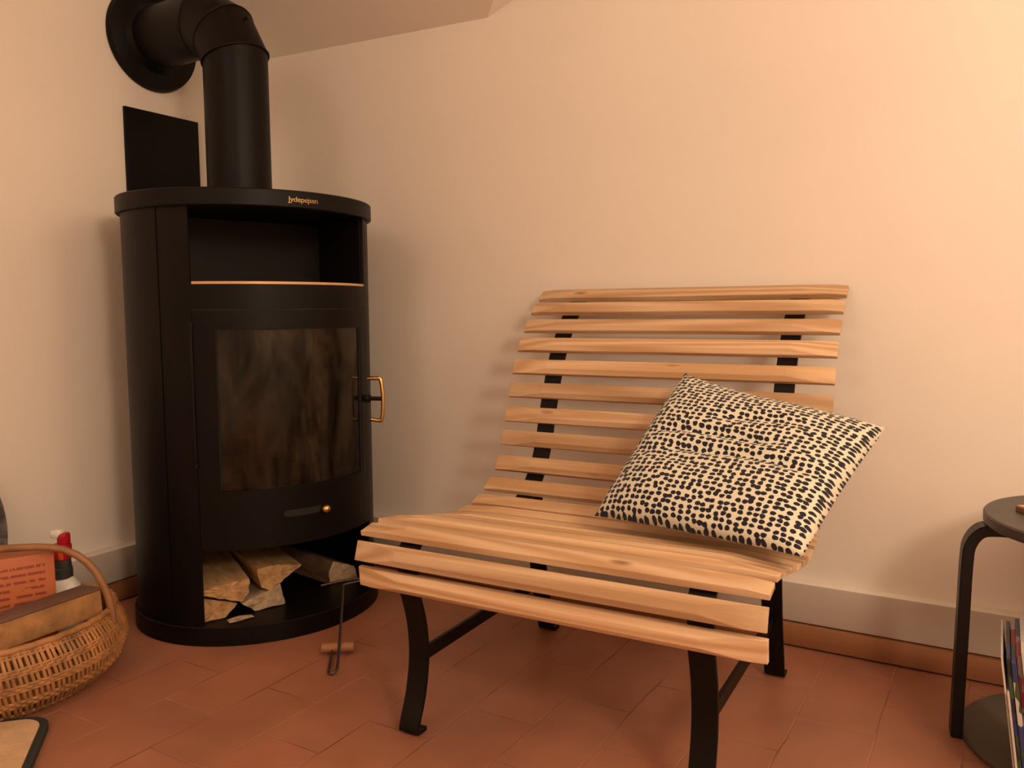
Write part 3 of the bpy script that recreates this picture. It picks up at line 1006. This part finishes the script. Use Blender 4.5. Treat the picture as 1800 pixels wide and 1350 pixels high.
sm = slat_mesh()
inner = []
for i, (o2, t) in enumerate(zip(O, tans)):
    nv = Vector((-t.y, t.x))              # outward / upward normal in (v,z)
    if i in (0,):
        pass
    if nv.x > 0.3 and nv.y < 0:
        nv = -nv
    if nv.x > 0 and i < 3:
        nv = -nv
    cen = Vector(o2) + t * (SWD / 2) + nv * 0.005
    so = bpy.data.objects.new('slat', sm); COL.objects.link(so); so.parent = bench
    X = Vector((1, 0, 0)); Z = Vector((0, nv.x, nv.y)); Y = Z.cross(X)
    so.matrix_local = Matrix.Translation(((UL + UR) / 2, cen.x, cen.y)) @ Matrix((X, Y, Z)).transposed().to_4x4()
    inner.append(cen - nv * (STH + 0.0002))
# straps follow the inner side of the slats; the front leg runs down from the first slat
for uc in (1.2, 1.79):
    u0, u1 = uc - 0.0225, uc + 0.0225
    leg_prof = smooth_path([Vector((-0.838, 0.004, 0)), Vector((-0.856, 0.004, 0)), Vector((-0.871, 0.008, 0)), Vector((-0.866, 0.030, 0)), Vector((-0.846, 0.080, 0)), Vector((-0.833, 0.150, 0)), Vector((-0.838, 0.220, 0)), Vector((inner[0].x, inner[0].y - 0.026, 0))], 5)
    leg_prof = [Vector((p.x, p.y)) for p in leg_prof]
    bm = bmesh.new(); add_strap(bm, leg_prof, u0, u1, 0.008, -1)
    from_bm('leg', bm, M['iron'], bench, auto=30)
    sp = smooth_path([Vector((inner[0].x, inner[0].y - 0.026, 0))] + [Vector((p.x, p.y, 0)) for p in inner] + [Vector((inner[-1].x + 0.004, inner[-1].y + 0.003, 0))], 4)
    bm = bmesh.new(); add_strap(bm, [Vector((p.x, p.y)) for p in sp], u0, u1, 0.008, -1)
    from_bm('seat_strap', bm, M['iron'], bench, auto=30)
    rp_ = smooth_path([Vector((-0.222, 0.004, 0)), Vector((-0.240, 0.004, 0)), Vector((-0.254, 0.009, 0)), Vector((-0.266, 0.05, 0)), Vector((-0.290, 0.13, 0)), Vector((-0.307, 0.22, 0)), Vector((-0.322, 0.32, 0)), Vector((-0.325, 0.405, 0))], 5)
    bm = bmesh.new(); add_strap(bm, [Vector((p.x, p.y)) for p in rp_], u0, u1, 0.008, -1)
    from_bm('leg', bm, M['iron'], bench, auto=30)
    # side stretcher: upright flat bar between front and rear leg
    bm = bmesh.new()
    pth = smooth_path([Vector((-0.826, 0.150, 0)), Vector((-0.70, 0.151, 0)), Vector((-0.55, 0.152, 0)), Vector((-0.42, 0.152, 0)), Vector((-0.301, 0.150, 0))], 4)
    add_strap(bm, [Vector((p.x, p.y + 0.014)) for p in pth], uc - 0.004, uc + 0.004, 0.028, -1)
    from_bm('stretcher', bm, M['iron'], bench)

# ------------------------------------------------------------------ cushion
TL_, TR_, BR_, BL_ = Vector((1.587, -0.240, 0.703)), Vector((2.025, -0.270, 0.608)), Vector((1.945, -0.680, 0.434)), Vector((1.507, -0.566, 0.426))
nc = 44
bm = bmesh.new()
uvl = bm.loops.layers.uv.new('UVMap')
nrmc = (BR_ - BL_).cross(TL_ - BL_).normalized()
ctr = (TL_ + TR_ + BR_ + BL_) / 4


def cpt(i, j, side):
    s = i / nc; t = j / nc
    # edges bow in a little between the pointed corners
    sx = 2 * s - 1; ty = 2 * t - 1
    bow = 0.03
    s2 = 0.5 + 0.5 * sx * (1 - bow * (1 - ty * ty) * abs(sx) ** 3)
    topbow = 0.11 if ty > 0 else 0.03
    t2 = 0.5 + 0.5 * ty * (1 - topbow * (1 - sx * sx) * abs(ty) ** 3)
    p = (BL_ * (1 - s2) + BR_ * s2) * (1 - t2) + (TL_ * (1 - s2) + TR_ * s2) * t2
    e = (max(0, 1 - abs(sx) ** 2.6) * max(0, 1 - abs(ty) ** 2.6)) ** 0.46
    h = 0.060 * e
    if side > 0:
        # shallow creases running across
        for (c0, sl_, w_, d_, x0, x1) in ((0.56, 0.10, 0.022, 0.010, 0.05, 0.75), (0.44, 0.02, 0.026, 0.011, 0.15, 0.95), (0.70, 0.14, 0.03, 0.007, 0.3, 0.8), (0.33, -0.1, 0.03, 0.005, 0.0, 0.5)):
            cc = c0 + sl_ * (s - 0.5) + 0.012 * math.sin(9 * s + c0 * 20)
            fade = max(0, min(1, (s - x0) / 0.15)) * max(0, min(1, (x1 - s) / 0.15))
            h -= 1.35 * d_ * fade * math.exp(-((t - cc) / w_) ** 2) * min(1, e * 2)
        h += (0.005 * math.sin(7 * s + 3 * t) + 0.003 * math.sin(11 * t - 4 * s + 1)) * e
    else:
        h *= 0.7
    return p + nrmc * h * side


grid = {}
for side in (1, -1):
    for i in range(nc + 1):
        for j in range(nc + 1):
            if side == -1 and (i in (0, nc) or j in (0, nc)):
                grid[(side, i, j)] = grid[(1, i, j)]
            else:
                grid[(side, i, j)] = bm.verts.new(cpt(i, j, side))
for side in (1, -1):
    for i in range(nc):
        for j in range(nc):
            q = [(i, j), (i + 1, j), (i + 1, j + 1), (i, j + 1)]
            if side < 0:
                q = q[::-1]
            f = bm.faces.new([grid[(side, a, b)] for a, b in q])
            for lp, (a, b) in zip(f.loops, q):
                lp[uvl].uv = (a / nc, b / nc)
cush = from_bm('cushion', bm, M['cushion'], smooth=True)
tag(cush, 'square off-white cushion covered in rows of small black dots, lying tilted on the bench', 'cushion')

# ------------------------------------------------------------------ poker leaning against the stove
def V(*a):
    return Vector(a)


poker = empty('stove_poker', (0.885, -0.70, 0))
tag(poker, 'thin steel poker with wooden grip lying against the stove plinth', 'poker')
pk = [V(0.812, -0.612, 0.016), V(0.848, -0.657, 0.010), V(0.874, -0.690, 0.006), V(0.885, -0.704, 0.005), V(0.897, -0.708, 0.006), V(0.902, -0.697, 0.010), V(0.893, -0.682, 0.015),
      V(0.84, -0.617, 0.033), V(0.76, -0.520, 0.068), V(0.700, -0.448, 0.098), V(0.690, -0.436, 0.104)]
rod = tube_obj('rod', [p - poker.location for p in smooth_path(pk, 6)], 0.0036, M['steelrod'], poker, seg=8)
hk = [V(0.690, -0.436, 0.104), V(0.696, -0.424, 0.106), V(0.712, -0.404, 0.108), V(0.718, -0.394, 0.110), V(0.712, -0.390, 0.112), V(0.700, -0.400, 0.112), V(0.672, -0.432, 0.110), V(0.640, -0.470, 0.104)]
tube_obj('hook', [p - poker.location for p in smooth_path(hk, 5)], 0.0036, M['steelrod'], poker, seg=8)
tube_obj('grip', [V(0.795, -0.632, 0.019) - poker.location, V(0.858, -0.585, 0.019) - poker.location], 0.012, M['grip'], poker, seg=14)['label'] = 'short round wooden grip'

# ------------------------------------------------------------------ wicker basket
BC = Vector((0.275, -1.13, 0.0)); BX, BY = 0.225, 0.262
basket = empty('wicker_basket', BC)
tag(basket, 'round brown wicker basket with arched handle standing beside the stove', 'basket')


def bprof(z):
    """relative radius of the basket wall at height z"""
    t = z / 0.155
    return 0.80 + 0.27 * math.sin(math.pi * min(1, t) ** 0.72 * 0.78 + 0.02) - 0.0 * t


def bpt(a, z, off=0.0):
    r = bprof(z)
    return Vector((BX * r * math.cos(a), BY * r * math.sin(a), z)) + Vector((math.cos(a), math.sin(a), 0)) * off


bands = [0.008, 0.045, 0.080, 0.113, 0.148]
bm = bmesh.new()
NS = 76
for zb in bands:
    for lay in range(3):
        z = zb + (lay - 1) * 0.0056
        pts = []
        m = NS * 4
        for k in range(m):
            a = 2 * math.pi * k / m
            pts.append(bpt(a, max(z, 0.004), 0.0022 * math.cos(NS * a / 1 + lay * math.pi)) )
        add_tube(bm, pts, 0.0034, 6, closed=True)
from_bm('woven_bands', bm, M['wicker'], basket, auto=60)
bm = bmesh.new()
for k in range(NS * 2):
    a = 2 * math.pi * (k + (0.12 if k % 2 else 0.0)) / (NS * 2)
    add_tube(bm, [bpt(a - 0.10 * z / 0.15, z, 0.0) for z in [0.004 + 0.148 * q / 12 for q in range(13)]], 0.0037, 6)
from_bm('stakes', bm, M['wicker'], basket, auto=60)
bm = bmesh.new()
add_tube(bm, [bpt(2 * math.pi * k / 120, 0.156, 0.002 * math.sin(k * 2.0)) for k in range(120)], 0.008, 8, closed=True)
from_bm('rim', bm, M['wicker'], basket, auto=60)
bm = bmesh.new()
add_lathe(bm, [(0, 0.006), (0.80, 0.006), (0.80, 0.012), (0, 0.012)], 48, BX, BY)
from_bm('base', bm, M['wicker'], basket)
dh = Vector((0.205, 0.205, 0)).normalized()
hp = []
for s in [i / 24 * 2 - 1 for i in range(25)]:
    ss = 0.245 * math.sin(s * math.pi / 2)
    zz = 0.13 + 0.192 * max(0, 1 - abs(math.sin(s * math.pi / 2)) ** 4.5) ** 0.6
    hp.append(Vector((dh.x * ss, dh.y * ss, zz)))
bm = bmesh.new(); add_tube(bm, hp, 0.0085, 10)
from_bm('handle', bm, M['wicker2'], basket, auto=60)

# contents of the basket
ob = empty('orange_box', (0.232, -1.15, 0.17))
ob.rotation_euler = (0, 0, math.radians(-23))
bx = box_obj('orange_box', (-0.04, -0.105, -0.09), (0.04, 0.105, 0.130), M['carton'], bevel=0.002)
bpy.data.objects.remove(ob)
bx.location = (0.264, -1.107, 0.170); bx.rotation_euler = (0, 0, math.radians(-23))
tag(bx, 'orange cardboard box with rows of dark print standing in the wicker basket', 'box')
bk = box_obj('tan_block', (-0.034, -0.145, -0.030), (0.034, 0.145, 0.028), M['kraft'], bevel=0.003)
box_obj('top_layer', (-0.035, -0.146, 0.028), (0.035, 0.146, 0.034), M['brown'], bk, bevel=0.001)
bk.location = (0.414, -1.122, 0.1795); bk.rotation_euler = (0, math.radians(-4), math.radians(4))
tag(bk, 'long tan brown block lying across the front rim of the wicker basket', 'box')
sb = empty('spray_bottle', (0.225, -0.941, 0.02))
tag(sb, 'white spray bottle with red trigger head and dark collar standing in the basket', 'bottle')
bm = bmesh.new()
add_lathe(bm, [(0, 0.0), (0.036, 0.0), (0.039, 0.006), (0.039, 0.135), (0.036, 0.158), (0.026, 0.172), (0.018, 0.180), (0.016, 0.186), (0, 0.186)], 32, 1.15, 0.85)
from_bm('body', bm, M['white'], sb, auto=40)
bm = bmesh.new()
add_lathe(bm, [(0, 0.176), (0.0235, 0.176), (0.0235, 0.200), (0.0215, 0.202), (0.0215, 0.208), (0.020, 0.222), (0, 0.222)], 28)
from_bm('collar', bm, M['dgrey'], sb, auto=40)
bm = bmesh.new()
add_box(bm, (-0.020, -0.016, 0.221), (0.020, 0.016, 0.262), 0.005)
add_box(bm, (-0.004, -0.013, 0.258), (0.020, 0.013, 0.290), 0.006)
hd = from_bm('spray_head', bm, M['red'], sb, auto=40)
bm = bmesh.new()
add_box(bm, (-0.022, -0.013, 0.276), (0.008, 0.013, 0.297), 0.006)
from_bm('nozzle', bm, M['white'], sb, auto=40)
bm = bmesh.new()
add_box(bm, (0.004, -0.022, 0.224), (0.016, -0.014, 0.262), 0.003)
from_bm('trigger', bm, M['orange'], sb, auto=40)
sb.rotation_euler = (0, 0, math.radians(25))

# round dark metal tray leaning on the left wall behind the basket
bm = bmesh.new()
add_lathe(bm, [(0, 0.0), (0.27, 0.0), (0.285, 0.004), (0.295, 0.014), (0.300, 0.015), (0.300, 0.011), (0.289, 0.001), (0.272, -0.003), (0, -0.003)], 72)
for k in range(26):
    a = 2 * math.pi * k / 26
    bmesh.ops.create_uvsphere(bm, u_segments=10, v_segments=6, radius=0.009, matrix=Matrix.Translation((0.245 * math.cos(a), 0.245 * math.sin(a), 0.0)) @ Matrix.Diagonal((1, 1, 0.5, 1)))
tr = from_bm('round_tray', bm, M['pan'], auto=40)
tr.matrix_world = Matrix.Translation((0.001, -1.258, 0.302)) @ Matrix.Rotation(math.radians(90 - 4.3), 4, 'Y')
tag(tr, 'round dark hammered metal tray leaning on the left wall behind the basket', 'tray')

# rug corner
rug = empty('rug', (0.54, -1.22, 0.0))
tag(rug, 'beige rug with rounded corner and thick black border on the floor before the basket', 'rug')
e1 = Vector((0.77, -0.64, 0)).normalized(); e2 = Vector((-0.70, -0.71, 0)).normalized()


def rounded(inset, z, n=8):
    a0, a1 = inset, 1.1
    rr = 0.045 - inset * 0.4
    c = e1 * (a0 + rr) + e2 * (a0 + rr)
    out = [e2 * a1 + e1 * a0]
    for k in range(n + 1):
        t = math.pi / 2 * k / n
        out.append(c - e1 * rr * math.cos(t) - e2 * rr * math.sin(t))
    out += [e1 * a1 * 1.0 + e2 * a0, e1 * a1 + e2 * a1]
    return [v + Vector((0, 0, z)) for v in out]


bo = rounded(0.0, 0.0); 
prism_obj('border', bo, (0, 0, 0.012), M['rugedge'], rug)
prism_obj('pile', rounded(0.015, 0.0121), (0, 0, 0.003), M['rug'], rug)
rug.location = (0.533, -1.158, 0.0005)

# ------------------------------------------------------------------ stool with things on and under it
SC = Vector((2.44, -0.245, 0.0)); SR = 0.240
stool = empty('stool', SC)
tag(stool, 'round black stool with bent wooden legs at the right edge', 'stool')
bm = bmesh.new()
add_lathe(bm, [(0, 0.434), (SR - 0.003, 0.434), (SR, 0.437), (SR, 0.453), (SR - 0.003, 0.456), (0, 0.456)], 72)
st_ = from_bm('seat', bm, M['stooltop'], stool, auto=30)
for ad_ in (187, 307, 67):
    a = math.radians(ad_)
    bm = bmesh.new()
    prof = smooth_path([Vector((0.283, 0.0, 0)), Vector((0.281, 0.12, 0)), Vector((0.279, 0.24, 0)), Vector((0.277, 0.35, 0)), Vector((0.272, 0.395, 0)), Vector((0.252, 0.425, 0)), Vector((0.222, 0.4335, 0)), Vector((0.16, 0.4335, 0)), Vector((0.10, 0.4335, 0))], 6)
    add_strap(bm, [Vector((p.x, p.y)) for p in prof], -0.024, 0.024, 0.021, 1)
    # strap helper runs in (y,z); turn it so that +y points outwards along the leg's direction
    bmesh.ops.rotate(bm, verts=bm.verts, cent=(0, 0, 0), matrix=Matrix.Rotation(a - math.pi / 2, 3, 'Z'))
    bmesh.ops.bevel(bm, geom=[e for e in bm.edges if len(e.link_faces) == 2 and e.calc_face_angle(0) > 1.0], offset=0.002, segments=2, affect='EDGES')
    from_bm('leg', bm, M['stool'], stool, auto=35)

bm = bmesh.new()
add_lathe(bm, [(0, 0.0), (0.236, 0.0), (0.238, 0.003), (0.238, 0.010), (0.235, 0.013), (0, 0.013)], 72)
dc = from_bm('floor_disc', bm, M['disc'], auto=30)
dc.location = (2.412, -0.235, 0.0)
tag(dc, 'flat round olive grey disc lying on the floor under the black stool', 'disc')

bw_ = empty('small_book', (2.30, -0.25, 0.4565))
bm = bmesh.new(); add_box(bm, (-0.055, -0.045, 0.0), (0.055, 0.045, 0.010), 0.001)
from_bm('cover', bm, M['walnut'], bw_)
bm = bmesh.new(); add_box(bm, (-0.053, -0.043, 0.0101), (0.053, 0.043, 0.0125), 0.0005)
from_bm('top_sheet', bm, M['pink'], bw_)['label'] = 'pale pink top'
bw_.rotation_euler = (0, 0, math.radians(35)); bw_.location = (2.325, -0.252, 0.4565)
tag(bw_, 'small brown box with pink top lying on the black stool', 'box')

mags = [(2.2715, 0.243, -0.500, M['page'], 0.0030, 'thin white magazine at the left end of the row under the stool'),
        (2.2755, 0.183, -0.506, M['page'], 0.0035, 'shorter white magazine standing lowest in the row under the stool'),
        (2.2810, 0.240, -0.494, M['mag3'], 0.0060, 'magazine with dark green and blue spine in the row under the stool'),
        (2.2885, 0.236, -0.498, M['mag1'], 0.0075, 'magazine with red spine in the middle of the row under the stool'),
        (2.2965, 0.246, -0.490, M['mag2'], 0.0070, 'magazine with blue and grey spine next to the tall cream one under the stool'),
        (2.3060, 0.258, -0.500, M['page'], 0.0100, 'tall cream coloured magazine at the right frame edge under the stool')]
for x, h, y0, mt, th, lab in mags:
    bm = bmesh.new()
    add_box(bm, (-th / 2, 0.0, 0.0), (th / 2, 0.20, h), 0.0006, mi=0)
    o = from_bm('magazine', bm, mt)
    o.matrix_world = Matrix.Translation((x, y0, 0.0145)) @ Matrix.Rotation(math.radians(-7.5), 4, 'Y')
    tag(o, lab, 'magazine', 'magazines standing under the stool')
